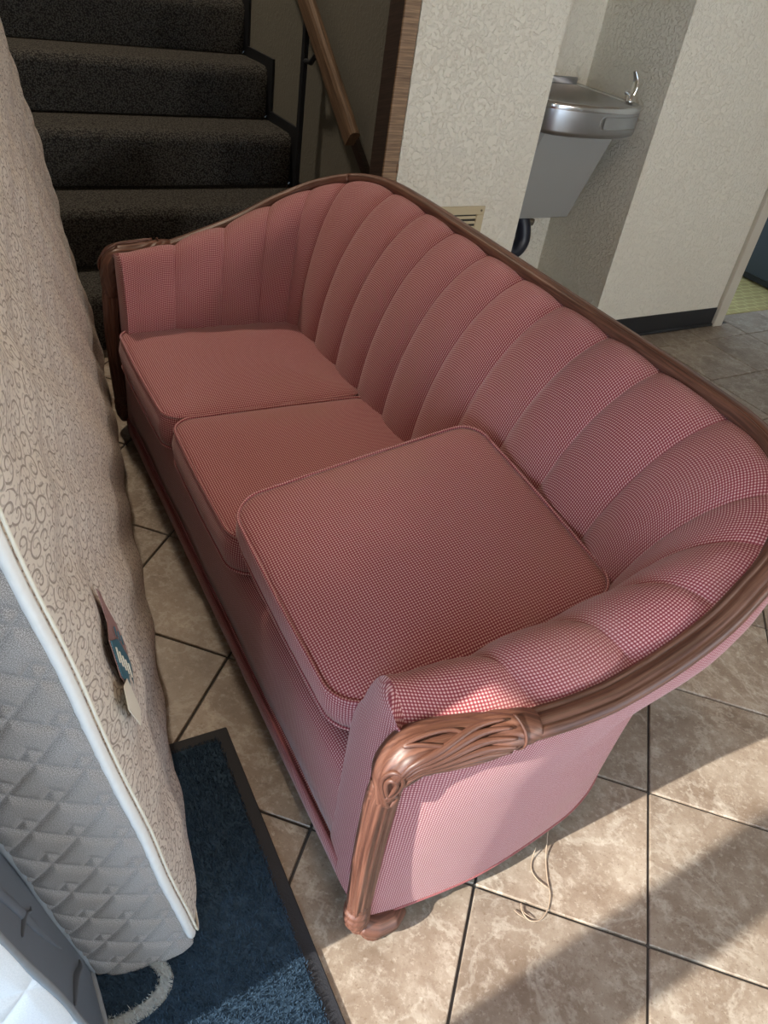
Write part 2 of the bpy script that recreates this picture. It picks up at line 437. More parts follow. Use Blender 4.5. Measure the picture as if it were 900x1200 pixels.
# hall beyond
struct(MB().box((5.1, -1.9, 0), (5.2, 3.9, CEIL)).build('wall_hall_end', M['wall']))
struct(MB().box((3.6, 3.8, 0), (5.2, 3.9, CEIL)).build('wall_hall_back', M['wall']))
# stairwell
XS = 1.59
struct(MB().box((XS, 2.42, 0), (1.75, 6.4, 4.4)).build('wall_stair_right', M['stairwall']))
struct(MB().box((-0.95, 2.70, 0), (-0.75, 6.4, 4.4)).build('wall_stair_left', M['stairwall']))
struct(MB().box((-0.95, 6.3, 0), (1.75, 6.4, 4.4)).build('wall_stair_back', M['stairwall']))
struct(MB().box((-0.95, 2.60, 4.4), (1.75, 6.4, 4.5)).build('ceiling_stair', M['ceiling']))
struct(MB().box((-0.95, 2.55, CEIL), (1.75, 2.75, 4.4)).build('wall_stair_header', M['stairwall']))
# worn wooden jamb at the stair opening
jb = empty('trim_2', (1.445, YW, 0)); struct(jb)
MB().box((0.0, -0.004, 0), (0.056, 0.004, CEIL - 0.01), 0.002).build('casing_face', M['wood_jamb'], jb)
for zz, hh in ((0.62, 0.05), (0.69, 0.035), (0.75, 0.028)):
    MB().box((0.050, -0.0065, zz), (0.0575, 0.002, zz + hh), 0.001).build('splinter', M['wood_jamb'], jb)
MB().box((0.0, 0.004, 0), (0.03, 0.085, CEIL - 0.01)).build('jamb_board', M['wood_dark'], jb)
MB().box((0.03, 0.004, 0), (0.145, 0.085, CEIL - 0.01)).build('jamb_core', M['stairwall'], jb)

# stairs
Y1, RUN, RISE = 2.755, 0.2887, 0.2064
st = struct(empty('stairs', (0.4, Y1, 0)))
prof = []
nr = 0.030
pts = [(0.004, 0.0), (0.0, 0.06), (-0.002, RISE - 0.055)]
for a in np.linspace(0, PI / 2, 9)[1:]:
    pts.append((0.038 - 0.040 * math.cos(a), RISE - 0.045 + 0.045 * math.sin(a)))
pts += [(0.10, RISE + 0.001), (0.20, RISE - 0.001), (RUN + 0.03, RISE)]
pts += [(RUN + 0.03, 0.0)]
pp = np.array(pts); n = len(pp); X0, X1 = -0.75 - 0.4, XS - 0.012 - 0.4
V = [(X0, a, b) for a, b in pp] + [(X1, a, b) for a, b in pp]
F = [(i, i + 1, n + i + 1, n + i) for i in range(n - 1)] + [tuple(range(n)), tuple(range(2 * n - 1, n - 1, -1))]
Lp = np.r_[0, np.cumsum(np.linalg.norm(np.diff(pp, axis=0), axis=1))]
stp = mesh_obj('step', V, F, M['carpet'], st, uv=[(X0, l_) for l_ in Lp] + [(X1, l_) for l_ in Lp], smooth=False)
for p_ in stp.data.polygons[:n - 1]: p_.use_smooth = True
for k_ in range(11):
    o = stp if k_ == 0 else stp.copy()
    if k_: COL.objects.link(o); o.parent = st
    o.location = (0, k_ * RUN, k_ * RISE)
# black stepped skirting along the stair wall
for k_ in range(0, 10):
    y0 = k_ * RUN; z0 = k_ * RISE; xs = XS - 0.4
    b = MB(); wv = 0.048
    # riser band (in front of the riser) and tread band (above the tread)
    poly = [(y0 - 0.045 - 0.012, z0 + 0.045), (y0 - 0.045, z0 + 0.03), (y0 + 0.004, z0 - 0.0), (y0 + 0.02, z0 + RISE - 0.03), (y0 + RUN, z0 + RISE - 0.005),
            (y0 + RUN - 0.057, z0 + RISE + 0.050), (y0 - 0.035, z0 + RISE + 0.062), (y0 - 0.057, z0 + RISE + 0.045)]
    poly = [(y0 + 0.03, z0 + 0.0), (y0 + 0.03, z0 + RISE - 0.01), (y0 + RUN + 0.02, z0 + RISE - 0.01), (y0 + RUN - 0.048, z0 + RISE + 0.040), (y0 - 0.048, z0 + RISE + 0.040), (y0 - 0.048, z0 + 0.03)]
    V = [(xs - 0.011, a, c_) for a, c_ in poly] + [(xs, a, c_) for a, c_ in poly]; nn = len(poly)
    F = [(0, 1, 4, 5), (1, 2, 3, 4), (nn + 5, nn + 4, nn + 1, nn), (nn + 4, nn + 3, nn + 2, nn + 1)] + [(i, nn + i, nn + (i + 1) % nn, (i + 1) % nn) for i in range(nn)]
    b.add(V, F); b.build('skirt_board', M['blackpaint'], st)
# outer room: left wall with a glazed opening (the sun comes through it), back wall, ceiling
XL = -1.3
HD = 0.590 + (0.72 - XL) * math.tan(SUN_EL)
wl = struct(MB().box((XL - 0.12, 0.55, 0), (XL, 2.80, CEIL)).box((XL - 0.12, -1.9, HD), (XL, 0.55, CEIL)).box((XL - 0.12, -1.9, 0), (XL, -1.55, HD)).build('wall_left', M['wall']))
struct(MB().box((XL - 0.10, 0.098, 0), (XL - 0.0, 0.246, HD)).build('door_1_post', M['casing']))
struct(MB().box((XL, 2.70, 0), (-0.75, 2.82, CEIL)).build('wall_left_return', M['wall']))
struct(MB().box((-1.5, -1.9, CEIL), (5.2, 2.80, CEIL + 0.1)).build('ceiling', M['ceiling']))
struct(MB().box((-1.42, -2.02, 0), (5.2, -1.9, 0.10)).box((-1.42, -2.02, 1.85), (5.2, -1.9, CEIL)).box((-1.42, -2.02, .10), (0.9, -1.9, 1.85)).box((1.9, -2.02, .10), (5.2, -1.9, 1.85)).build('wall_front', M['wall']))
struct(MB().box((1.37, -2.0, .10), (1.43, -1.93, 1.85)).build('window_1', M['casing']))

# round warm lamps; the front wall one is added fill light
def ceiling_lamp(name, loc, label, watts, col, rx=0.0):
    cl = empty(name, loc); cl.rotation_euler = (rx, 0, 0); tag(cl, label, 'lamp', 'round lamps')
    V, F, UV = sweep_data([(0, 0, -0.001), (0, 0, -0.045)], lambda t: ring(32) * 0.17, 1.0, up=(1, 0, 0)); mesh_obj('lamp_housing', V, F, M['ceiling'], cl, uv=UV, smooth=False)
    V, F, UV = sweep_data([(0, 0, -0.045), (0, 0, -0.060), (0, 0, -0.070)], lambda t: ring(32) * (0.155 - 0.06 * t * t), 1.0, up=(1, 0, 0)); mesh_obj('diffuser', V, F, M['glow'], cl, uv=UV, smooth=True)
    al = bpy.data.lights.new('lamp_light', 'AREA'); al.shape = 'DISK'; al.size = 0.26; al.energy = watts; al.color = col
    ao = bpy.data.objects.new('lamp_light', al); COL.objects.link(ao); ao.parent = cl; ao.location = (0, 0, -0.075)
ceiling_lamp('ceiling_lamp', (0.62, 0.34, CEIL), 'round white ceiling lamp above the near end of the sofa', LAMP_W, (1.0, 0.74, 0.50))
ceiling_lamp('fill_wall_lamp', (2.2, -1.9, 1.55), 'added round warm fill lamp on the front wall, out of view', 23.0, (1.0, 0.92, 0.82), PI / 2)  # added fill light to brighten the back walls, no known fixture here
ceiling_lamp('stair_lamp', (0.42, 4.3, 4.4), 'round ceiling lamp high above the carpeted stairs', 55.0, (1.0, 0.82, 0.62))

# ================================================================== SOFA
TH = math.radians(2.06)
sofa = empty('sofa', (0.46, 0.47, 0.0), -TH)
tag(sofa, 'rose checked channel-back sofa with carved wooden rail', 'sofa')
QC = 0.876
def full(ctrl):
    """half control list (near front -> back centre) of (p, s, ...) to full near->far list in (p,q,...)"""
    near = [(c_[0], QC - c_[1], *c_[2:]) for c_ in ctrl]; far = [(c_[0], QC + c_[1], *c_[2:]) for c_ in ctrl[:-1]][::-1]
    return near + far
rail_c = [(-.004, .872, .554), (.08, .903, .553), (.22, .934, .577), (.37, .950, .627), (.50, .948, .692), (.62, .912, .748), (.715, .83, .789), (.765, .70, .809), (.776, .52, .814), (.776, .25, .815), (.776, 0, .815)]
base_c = [(.0, .866), (.17, .878), (.27, .876), (.40, .860), (.5, .84), (.59, .80), (.67, .73), (.715, .6), (.73, .45), (.73, .2), (.73, 0)]
seat_c = [(.000, .728), (.12, .726), (.27, .724), (.385, .722), (.455, .715), (.495, .69), (.51, .62), (.512, .45), (.512, .2), (.512, 0)]
NP = 900
RAIL = smooth_path(full(rail_c), NP); BASE = smooth_path(full(base_c), NP); SEAT = smooth_path(full(seat_c), NP)
def arc(P): return np.r_[0, np.cumsum(np.linalg.norm(np.diff(P, axis=0), axis=1))]
def at(P, idx):
    return np.stack([np.interp(idx, np.arange(len(P)), P[:, a]) for a in range(P.shape[1])], -1)
def nearest(P, p, s, sgn):
    q = QC + sgn * s; return float(np.argmin((P[:, 0] - p) ** 2 + (P[:, 1] - q) ** 2))
top_s = [(.776, .15), (.776, .305), (.776, .455), (.772, .63), (.715, .83), (.62, .912), (.49, .946), (.345, .946), (.185, .927), (-.004, .872)]
bot_s = [(.512, .145), (.512, .29), (.512, .43), (.512, .575), (.50, .685), (.47, .71), (.385, .722), (.27, .724), (.135, .726), (.000, .728)]
TS = [nearest(RAIL, *a, -1) for a in top_s][::-1] + [nearest(RAIL, .776, 0, 1)] + [nearest(RAIL, *a, 1) for a in top_s]
BS = [nearest(SEAT, *a, -1) for a in bot_s][::-1] + [nearest(SEAT, .512, 0, 1)] + [nearest(SEAT, *a, 1) for a in bot_s]
TS[0] = 0; BS[0] = 0; TS[-1] = NP - 1; BS[-1] = NP - 1
# plan tangent / outward normal of the rail
Tn = np.gradient(RAIL[:, :2], axis=0); Tn /= np.linalg.norm(Tn, axis=1)[:, None]
OUT = np.stack([Tn[:, 1], -Tn[:, 0]], 1)          # near front: tangent +p, outward -q
ZSEAT = 0.395
def base_surface(ti, bi, v):
    R = at(RAIL, ti); Sx = at(SEAT, bi); o = at(OUT, ti)
    sh_ = np.clip((R[..., 0:1] - 0.28) / 0.25, 0, 1) * np.clip((0.80 - R[..., 0:1]) / 0.10, 0, 1)
    rin = np.concatenate([R[..., :2] - o * (0.020 + 0.018 * sh_), R[..., 2:3] - 0.006], -1)
    back = np.clip((R[..., 2] - 0.585) / 0.21, 0, 1)
    e = (0.97 - 0.17 * back)[..., None]; pw = (0.80 + 0.20 * back)[..., None]
    th = (v * PI / 2)[..., None]; vv = v[..., None]
    f = e * np.sin(th) ** pw + (1 - e) * vv; g = e * np.clip(np.cos(th), 0, 1) ** pw + (1 - e) * (1 - vv)
    hump = 0.050 * (1 - back)[..., None] * np.sin(np.clip(vv * 1.6, 0, 1) * PI)
    xy = rin[..., :2] + (Sx - rin[..., :2]) * f
    z = ZSEAT + (rin[..., 2:3] - ZSEAT) * g + hump
    return np.concatenate([xy, z], -1)
topU = arc(RAIL)
SHP = np.clip((RAIL[:, 0] - 0.28) / 0.25, 0, 1) * np.clip((0.80 - RAIL[:, 0]) / 0.10, 0, 1)
for kc in range(len(TS) - 1):
    nt, nv = 17, 34
    t = np.linspace(0, 1, nt); v = np.linspace(0, 1, nv); tt, vv = np.meshgrid(t, v, indexing='ij')
    ti = TS[kc] + (TS[kc + 1] - TS[kc]) * tt; bi = BS[kc] + (BS[kc + 1] - BS[kc]) * tt
    P = base_surface(ti, bi, vv)
    d1 = np.gradient(P, axis=0); d2 = np.gradient(P, axis=1); N = np.cross(d1, d2); N /= np.linalg.norm(N, axis=2)[..., None] + 1e-9
    cen = np.array([0.25, QC, 0.62])
    if ((cen - P) * N).sum() < 0: N = -N
    arm = kc < 4 or kc > len(TS) - 6
    wid = np.linalg.norm(P[-1, nv // 2] - P[0, nv // 2])
    amp = min(0.018, wid * 0.14)
    if arm: amp *= 0.75
    edge = 0.06 if kc in (0, len(TS) - 2) else 0.0
    x = np.abs(2 * tt - 1)
    puff = (1 - x ** 2.4) ** 0.75
    if kc == 0: puff = np.where(tt < .5, np.maximum(puff, 0.75), puff)
    if kc == len(TS) - 2: puff = np.where(tt > .5, np.maximum(puff, 0.75), puff)
    vr = np.clip(vv / 0.10, 0, 1); vr = np.sin(vr * PI / 2) ** 0.8
    P = P + N * (amp * puff * vr)[..., None]
    lo = P[:, -1:, :].copy(); lo[..., 2] = 0.27
    P = np.concatenate([P, lo], 1)
    Lv = np.concatenate([np.zeros((nt, 1)), np.cumsum(np.linalg.norm(np.diff(P, axis=1), axis=2), 1)], 1)
    Lu = np.concatenate([np.zeros((1, nv + 1)), np.cumsum(np.linalg.norm(np.diff(P, axis=0), axis=2), 0)], 0)
    uv = np.stack([topU[int(TS[kc])] + Lu[:, 6:7].repeat(nv + 1, 1) * 0.6 + Lu * 0.4, Lv], -1)
    V, F = grid(P, flip=False)
    # orientation
    if kc == 0: END = {-1: P[0].copy()}
    if kc == len(TS) - 2: END[1] = P[-1].copy()
    o = mesh_obj('channel', V, F, M['fabric'], sofa, uv=uv.reshape(-1, 2))

# outside panels (near arm, back, far arm) as one upholstered skin split in three
def outside(i0, i1, name, n=120, wrinkle=False):
    idx = np.linspace(i0, i1, n); R = at(RAIL, idx); o = at(OUT, idx); fr = idx / (NP - 1)
    B = at(BASE, fr * (NP - 1)); m_ = 26; rows = []
    for j in range(m_):
        v = j / (m_ - 1)
        top = np.concatenate([R[:, :2] - o * (0.002 + 0.018 * at(SHP[:, None], idx)), R[:, 2:3] - 0.010], 1); bot = np.concatenate([B, np.full((n, 1), 0.045)], 1)
        endf = np.clip(np.minimum(idx - 0, NP - 1 - idx) / 230.0, 0, 1)
        fv = 1 - (1 - v) ** 3.6
        q = top + (bot - top) * v
        q[:, :2] = top[:, :2] + (bot[:, :2] - top[:, :2]) * (v + (fv - v) * endf[:, None] ** .5)
        shp = np.clip((R[:, 0] - 0.30) / 0.22, 0, 1); shp = shp * shp * (3 - 2 * shp)
        q[:, :2] += o * ((0.016 + 0.042 * shp * np.clip((0.80 - R[:, 0]) / 0.10, 0, 1)) * math.sin(min(1, v / 0.42) ** 0.7 * PI) ** 1.2 * endf + 0.004 * (1 - endf) * math.sin(v * PI))[:, None]
        rows.append(q)
    P = np.array(rows).transpose(1, 0, 2)
    if wrinkle:
        a_, b_ = np.meshgrid(np.linspace(0, 1, n), np.linspace(0, 1, m_), indexing='ij')
        bumpy = 0.0016 * np.sin(60 * (a_ - .9 * b_)) * np.exp(-((a_ - .55) ** 2 + (b_ - .55) ** 2) / 0.02)
        P[..., 1] += bumpy
    L = np.r_[0, np.cumsum(np.linalg.norm(np.diff(R, axis=0), axis=1))]
    Lv = np.concatenate([np.zeros((n, 1)), np.cumsum(np.linalg.norm(np.diff(P, axis=1), axis=2), 1)], 1)
    uv = np.stack([np.repeat(L[:, None], m_, 1), Lv], -1)
    V, F = grid(P)
    return mesh_obj(name, V, F, M['fabric'], sofa, uv=uv.reshape(-1, 2))
ia, ib = TS[5], TS[-6]
outside(0, ia, 'outside_arm', wrinkle=True); outside(ia, ib, 'outside_back'); outside(ib, NP - 1, 'outside_arm')
# bottom welt along the base
bw = np.concatenate([BASE[::6], np.full((len(BASE[::6]), 1), 0.046)], 1)
tube('bottom_welt', bw, 0.003, M['welt'], sofa, 8)

# wooden rail
def railprof(t):
    pts = [(-.021, -.012), (-.021, .004), (-.017, .009), (-.013, .0085), (-.0115, .0065), (-.010, .0095), (-.002, .012), (.006, .0125), (.008, .010), (.0095, .012), (.015, .0115), (.0195, .008), (.0215, .002), (.020, -.008), (.016, -.014), (-.012, -.016)]
    return np.array(pts)
RC = RAIL.copy(); RC[:, 2] += 0.004; RC[:, :2] -= OUT * (0.010 + 0.018 * SHP)[:, None]
upv = np.concatenate([OUT * 0.25, np.ones((NP, 1))], 1)
sel = np.arange(50, NP - 50, 4)
def railsweep(name, idx):
    V, F, UV = sweep_data(RC[idx], railprof, 1.06, up=upv[idx]); return mesh_obj(name, V, F, M['wood'], sofa, uv=UV)
railsweep('arm_rail', np.arange(44, int(ia) + 3, 3)); railsweep('crest_rail', np.arange(int(ia), int(ib) + 3, 3)); railsweep('arm_rail', np.arange(int(ib), NP - 44, 3))

# arm posts with carved knuckles
def arm_front(sgn):
    """sgn -1 near, +1 far"""
    def Q(s): return QC + sgn * s
    dp = 0.012 if sgn > 0 else 0.0
    # fabric facing between the pad and the post
    E = END[sgn]; E = np.vstack([E[:-1], [[E[-2][0], E[-2][1], z] for z in np.linspace(E[-2][2] - .05, .045, 7)]])
    ni = len(E); ns = 14; rows = []
    for a in range(ni):
        u_ = a / (ni - 1); zi = E[a][2]; zo = min(0.564, zi) if a > 5 else 0.564
        so_ = 0.868; pf = dp + 0.006 - 0.010 * (zo / 0.58) ** 1.3
        row = []
        for b in range(ns):
            w_ = b / (ns - 1); bul = 0.013 * math.sin(min(1, (1 - w_) * 1.0) * PI) ** 0.7 * min(1, 0.35 + a / 4)
            x_ = pf + (E[a][0] - pf) * w_ ** 2.2 - bul; row.append((x_, Q(so_) + (E[a][1] - Q(so_)) * w_, zo + (zi - zo) * w_))
        rows.append(row)
    P = np.array(rows); Lz = np.r_[0, np.cumsum(np.linalg.norm(np.diff(E, axis=0), axis=1))]
    uv = np.stack([P[..., 1], P[..., 2] - P[..., 0]], -1); V, F = grid(P, flip=(sgn < 0))
    mesh_obj('arm_front', V, F, M['fabric'], sofa, uv=uv.reshape(-1, 2))
    # post: knuckle (from the rail) bending down into a fluted post
    def PQ(p, s, z): return (p + dp, Q(s), z)
    ri = 50 if sgn < 0 else NP - 1 - 50
    r0 = RC[ri]
    kn = smooth_path([tuple(r0), tuple(RC[26 if sgn < 0 else NP - 27] + np.array([0, 0, .002])), PQ(.010, .880, .556), PQ(-.012, .874, .544), PQ(-.022, .868, .518), PQ(-.024, .866, .49), PQ(-.025, .866, .45)], 90)
    mid = np.linspace(0, 1, 90)
    rad = np.interp(mid, [0, .06, .16, .40, .58, .70, .84, 1.0], [.0215, .027, .0305, .033, .035, .0345, .030, .0245])
    def kp(t):
        n_ = 56; ph = np.arange(n_) * 2 * PI / n_
        amp = 0.13 * np.interp(t, [0, .05, .12, .85, 1], [0, .1, 1, 1, .3])
        tw = 1.9 * math.sin(t * PI * 1.15) * (1 if sgn < 0 else -1)
        r_ = 1 + amp * (np.abs(np.sin(4.5 * (ph + tw))) ** 0.7 - 0.6) + amp * 0.35 * np.sin(2 * ph - 3 * tw)
        return np.stack([np.cos(ph) * r_, np.sin(ph) * r_ * 0.78], 1)
    outw = np.array([-0.35, sgn * 1.0, 0.35]); outw /= np.linalg.norm(outw)
    V, F, UV = sweep_data(kn, kp, rad, up=None); kob = mesh_obj('carved_knuckle', V, F, M['wood'], sofa, uv=UV)
    # carved leaves and scrolls laid on the knuckle, outer face
    def surf(t, side, lift=0.0):
        i = t * 89; c_ = at(kn, np.array([i]))[0]; r_ = float(np.interp(t, mid, rad))
        tan = at(kn, np.array([min(89, i + 1)]))[0] - at(kn, np.array([max(0, i - 1)]))[0]; tan /= np.linalg.norm(tan)
        o_ = outw - tan * (outw @ tan); o_ /= np.linalg.norm(o_); b_ = np.cross(tan, o_)
        return c_ + r_ * (o_ * math.cos(side) * 0.97 + b_ * math.sin(side) * 0.97) + o_ * lift
    for j, sd_ in enumerate((-1.15, -0.75, -0.3, 0.15, 0.6, 1.0)):
        ts = np.linspace(0.13 + 0.02 * abs(j - 2.5), 0.60 + 0.03 * j, 26)
        pts_ = [surf(t, sd_ * (1.12 - 0.75 * ((t - .13) / .5)) + 0.25 * math.sin((t - .13) * 9), 0.001) for t in ts]
        rr = 0.0052 * np.sin(np.linspace(0.25, 2.9, 26)) + 0.0008
        sweep('leaf_rib', pts_, lambda t: ring(8), M['wood'], kob, r=rr)
    # rounded shell end of the leaf on the rail
    pts_ = [surf(0.125 - 0.03 * math.cos(a * 1.2), a, 0.0005) for a in np.linspace(-1.35, 1.35, 24)]
    tube('leaf_tip', pts_, 0.0022, M['wood'], kob, 8)
    # C-scroll curling at the bend and a teardrop below it
    for (t0, sd0, lt, ls, tw) in ((0.52, 0.85, 0.11, 0.30, 0.1), (0.80, 0.15, 0.12, 0.42, 0.0), (0.80, 0.15, 0.075, 0.22, 0.0), (0.66, -0.75, 0.10, 0.30, 0.3), (0.93, -0.1, 0.05, 0.30, 0.0)):
        pts_ = []
        for a in np.linspace(0, 2 * PI, 40, endpoint=False):
            x_ = math.cos(a); y_ = math.sin(a) * (1 - 0.45 * x_); pts_.append(surf(min(.995, t0 + lt * x_), sd0 + ls * y_ + tw * x_, 0.0012))
        sweep('carved_lobe', pts_, lambda t: ring(8), M['wood'], kob, r=0.0034, closed=True)
    # fluted post
    po = smooth_path([PQ(-.0245, .866, .48), PQ(-.026, .866, .43), PQ(-.027, .866, .33), PQ(-.023, .865, .22), PQ(-.018, .863, .13), PQ(-.016, .862, .09)], 60)
    def fp(t):
        n_ = 64; ph = np.arange(n_) * 2 * PI / n_
        fl_ = 0.22 * np.interp(t, [0, .08, .9, 1], [0.2, 1, 1, .2]) * (np.abs(np.sin(6 * ph)) ** 0.5 - 0.5)
        sq = 1 / np.maximum(np.abs(np.cos(ph)), np.abs(np.sin(ph))) ** 0.35
        return np.stack([np.cos(ph) * (0.93 + fl_) * sq, np.sin(ph) * (0.93 + fl_) * sq * 0.85], 1)
    V, F, UV = sweep_data(po, fp, np.interp(np.linspace(0, 1, 60), [0, .3, .8, 1], [.0235, .0225, .0205, .0195]), up=(0.2, sgn, 0)); pob = mesh_obj('arm_post', V, F, M['wood'], sofa, uv=UV)
    # carved husk at the foot of the post
    hk = smooth_path([PQ(-.018, .862, .125), PQ(-.016, .862, .09), PQ(-.012, .862, .058), PQ(-.004, .864, .036)], 40)
    def hp(t):
        ph = np.arange(40) * 2 * PI / 40
        r_ = 1 + 0.10 * math.sin(t * 9 * PI) * (0.6 + 0.4 * np.cos(ph))
        return np.stack([np.cos(ph) * r_, np.sin(ph) * r_], 1)
    V, F, UV = sweep_data(hk, hp, np.interp(np.linspace(0, 1, 40), [0, .25, .6, 1], [.0165, .022, .0225, .018]), up=(0.2, sgn, 0)); mesh_obj('carved_husk', V, F, M['wood'], pob, uv=UV)
    # foot
    ft = smooth_path([PQ(-.006, .862, .046), PQ(.015, .868, .036), PQ(.045, .870, .030), PQ(.080, .868, .030)], 24)
    V, F, UV = sweep_data(ft, lambda t: ring(18, 1, 0.75), np.interp(np.linspace(0, 1, 24), [0, .3, .7, 1], [.024, .030, .027, .012]), up=(0, 0, 1)); fo = mesh_obj('foot', V, F, M['wood'], sofa, uv=UV)
    bt = MB(); ct = np.array(PQ(.020, .868, 0.0115))
    V, F, UV = sweep_data([ct + (0, 0, -.0112), ct + (0, 0, -.004), ct + (0, 0, .012)], lambda t: ring(16), [0.020, .024, .022], up=(1, 0, 0)); mesh_obj('foot_pad', V, F, M['wood'], fo, uv=UV)
arm_front(-1); arm_front(1)
# back feet
for sgn in (-1, 1):
    c_ = np.array((.62, QC + sgn * .68, 0))
    V, F, UV = sweep_data([c_ + (0, 0, .0004), c_ + (0, 0, .02), c_ + (0, 0, .06)], lambda t: ring(16), [.02, .026, .03], up=(1, 0, 0)); mesh_obj('foot', V, F, M['wood'], sofa, uv=UV)

# seat deck with rounded front edge, front band with welt
q0, q1 = QC - .768, QC + .768
pr = [(.02, .085), (.003, .087), (-.001, .14), (-.001, .22), (.004, .262), (.016, .280), (.04, .286), (.20, .288), (.52, .288)]
pr = np.array(pr); qs = np.linspace(q0, q1, 60)
P = np.array([[(a + 0.0015 * math.sin(q * 17 + b * 20), q, b) for a, b in pr] for q in qs]); Lp = np.r_[0, np.cumsum(np.linalg.norm(np.diff(pr, axis=0), axis=1))]
uv = np.array([[(q, l_) for l_ in Lp] for q in qs]); V, F = grid(P); mesh_obj('seat_deck', V, F, M['fabric'], sofa, uv=uv.reshape(-1, 2))
pr = np.array([(.02, .040), (-.008, .042), (-.010, .06), (-.009, .084), (.004, .088)]); P = np.array([[(a, q, b) for a, b in pr] for q in qs]); Lp = np.r_[0, np.cumsum(np.linalg.norm(np.diff(pr, axis=0), axis=1))]
uv = np.array([[(q, l_) for l_ in Lp] for q in qs]); V, F = grid(P); mesh_obj('front_band', V, F, M['fabric'], sofa, uv=uv.reshape(-1, 2))
tube('band_welt', [(-.007, q, .087) for q in qs], 0.0042, M['welt'], sofa, 8)
MB().box((.02, q0 + .06, .07), (.56, q1 - .06, .27)).build('inner_frame', M['void'], sofa)

# ------------------------------------------------------------------ seat cushions
def cushion(w_, d_, h_, rc=0.05, crown=0.016):
    """w_ along q (y), d_ along p (x); origin at the centre of the base"""
    root = empty('seat_cushion')
    ns = 24; out = []
    for (sx, sy, a0) in ((1, 1, 0), (-1, 1, PI / 2), (-1, -1, PI), (1, -1, 1.5 * PI)):
        r_ = rc if sx < 0 else rc * 0.8
        cx_, cy_ = sx * (d_ / 2 - r_), sy * (w_ / 2 - r_)
        for a in np.linspace(a0, a0 + PI / 2, 9): out.append((cx_ + r_ * math.cos(a), cy_ + r_ * math.sin(a)))
    out = np.array(out + out[:1]); L = arc(out); per = L[-1]; n_ = 132
    q = np.linspace(0, per, n_, endpoint=False); O = np.stack([np.interp(q, L, out[:, a]) for a in (0, 1)], 1)
    # straight sides bow out a touch
    ang = np.arctan2(O[:, 1] / w_, O[:, 0] / d_); O = O * (1 + 0.012 * np.abs(np.cos(2 * ang)))[:, None]
    V = []; F = []; LUV = []
    zs = [0.012, 0.030, h_ * .5, h_ - .030, h_ - .012]; bl = [0, .004, .007, .004, 0]
    band = []
    for z, b in zip(zs, bl):
        sc = 1 + b / (min(w_, d_) / 2); band.append(np.concatenate([O * sc, np.full((n_, 1), z)], 1))
    for r_ in band: V += [tuple(x) for x in r_]
    uvb = [(q[i % n_] if i < n_ else per, z) for z in zs for i in range(n_)]
    for j in range(len(zs) - 1):
        for i in range(n_):
            i2 = (i + 1) % n_; F.append((j * n_ + i, j * n_ + i2, (j + 1) * n_ + i2, (j + 1) * n_ + i))
            u0, u1 = q[i], (q[i2] if i2 else per); LUV += [(u0, zs[j]), (u1, zs[j]), (u1, zs[j + 1]), (u0, zs[j + 1])]
    def cap(z0, sgn, ring0):
        nr_ = 16; prev = ring0
        for k_ in range(1, nr_ + 1):
            f = 1 - k_ / nr_
            if k_ < nr_:
                b = len(V); z = z0 + sgn * crown * (1 - f ** 2.6) + sgn * 0.006 * (1 - math.exp(-(1 - f) * 14))
                for i in range(n_): V.append((O[i, 0] * f, O[i, 1] * f, z))
                cur = [b + i for i in range(n_)]
            else:
                b = len(V); V.append((0, 0, z0 + sgn * (crown + .006))); cur = [b] * n_
            for i in range(n_):
                i2 = (i + 1) % n_
                fc = [prev[i], prev[i2], cur[i2], cur[i]] if k_ < nr_ else [prev[i], prev[i2], cur[i]]
                if sgn < 0: fc = fc[::-1]
                F.append(tuple(fc)); LUV.extend([(V[a][1] + .0, V[a][0]) for a in fc])
            prev = cur
    cap(zs[-1], 1, [4 * n_ + i for i in range(n_)]); cap(zs[0], -1, [i for i in range(n_)])
    mesh_obj('cover', V, F, M['fabric'], root, loop_uv=LUV)
    for z in (h_ - .010, .010):
        tube('welt', np.concatenate([O * 1.004, np.full((n_, 1), z)], 1), 0.0036, M['fabric'], root, 8, closed=True)
    return root
def sofa_world(p, q, z):
    return Vector((0.46 + p * math.cos(TH) + q * math.sin(TH), 0.47 - p * math.sin(TH) + q * math.cos(TH), z))
HC = 0.112
c1 = cushion(.488, .535, HC, 0.045); c1.location = sofa_world(.244, 1.381, .2895); c1.rotation_euler = (0, 0, -TH)
tag(c1, 'rose checked seat cushion lying flat at the stair end of the sofa', 'cushion', 'sofa seat cushions')
c2 = cushion(.480, .535, HC, 0.055); c2.location = sofa_world(.250, .885, .2895); c2.rotation_euler = (0, 0, -TH - 0.01)
tag(c2, 'middle rose checked seat cushion, partly under the loose tilted one', 'cushion', 'sofa seat cushions')
def rot3(a, b, g):
    return Matrix.Rotation(a, 3, 'Z') @ Matrix.Rotation(g, 3, 'Y') @ Matrix.Rotation(b, 3, 'X')
c3 = cushion(.490, .548, HC, 0.062)
R3 = rot3(-0.031, 0.118, -0.172); ctr = Vector((0.714, 0.863, 0.528))
c3.location = ctr - R3 @ Vector((0, 0, HC - 0.002)); c3.rotation_euler = R3.to_euler()
tag(c3, 'loose rose checked seat cushion tilted up against the near arm', 'cushion', 'sofa seat cushions')

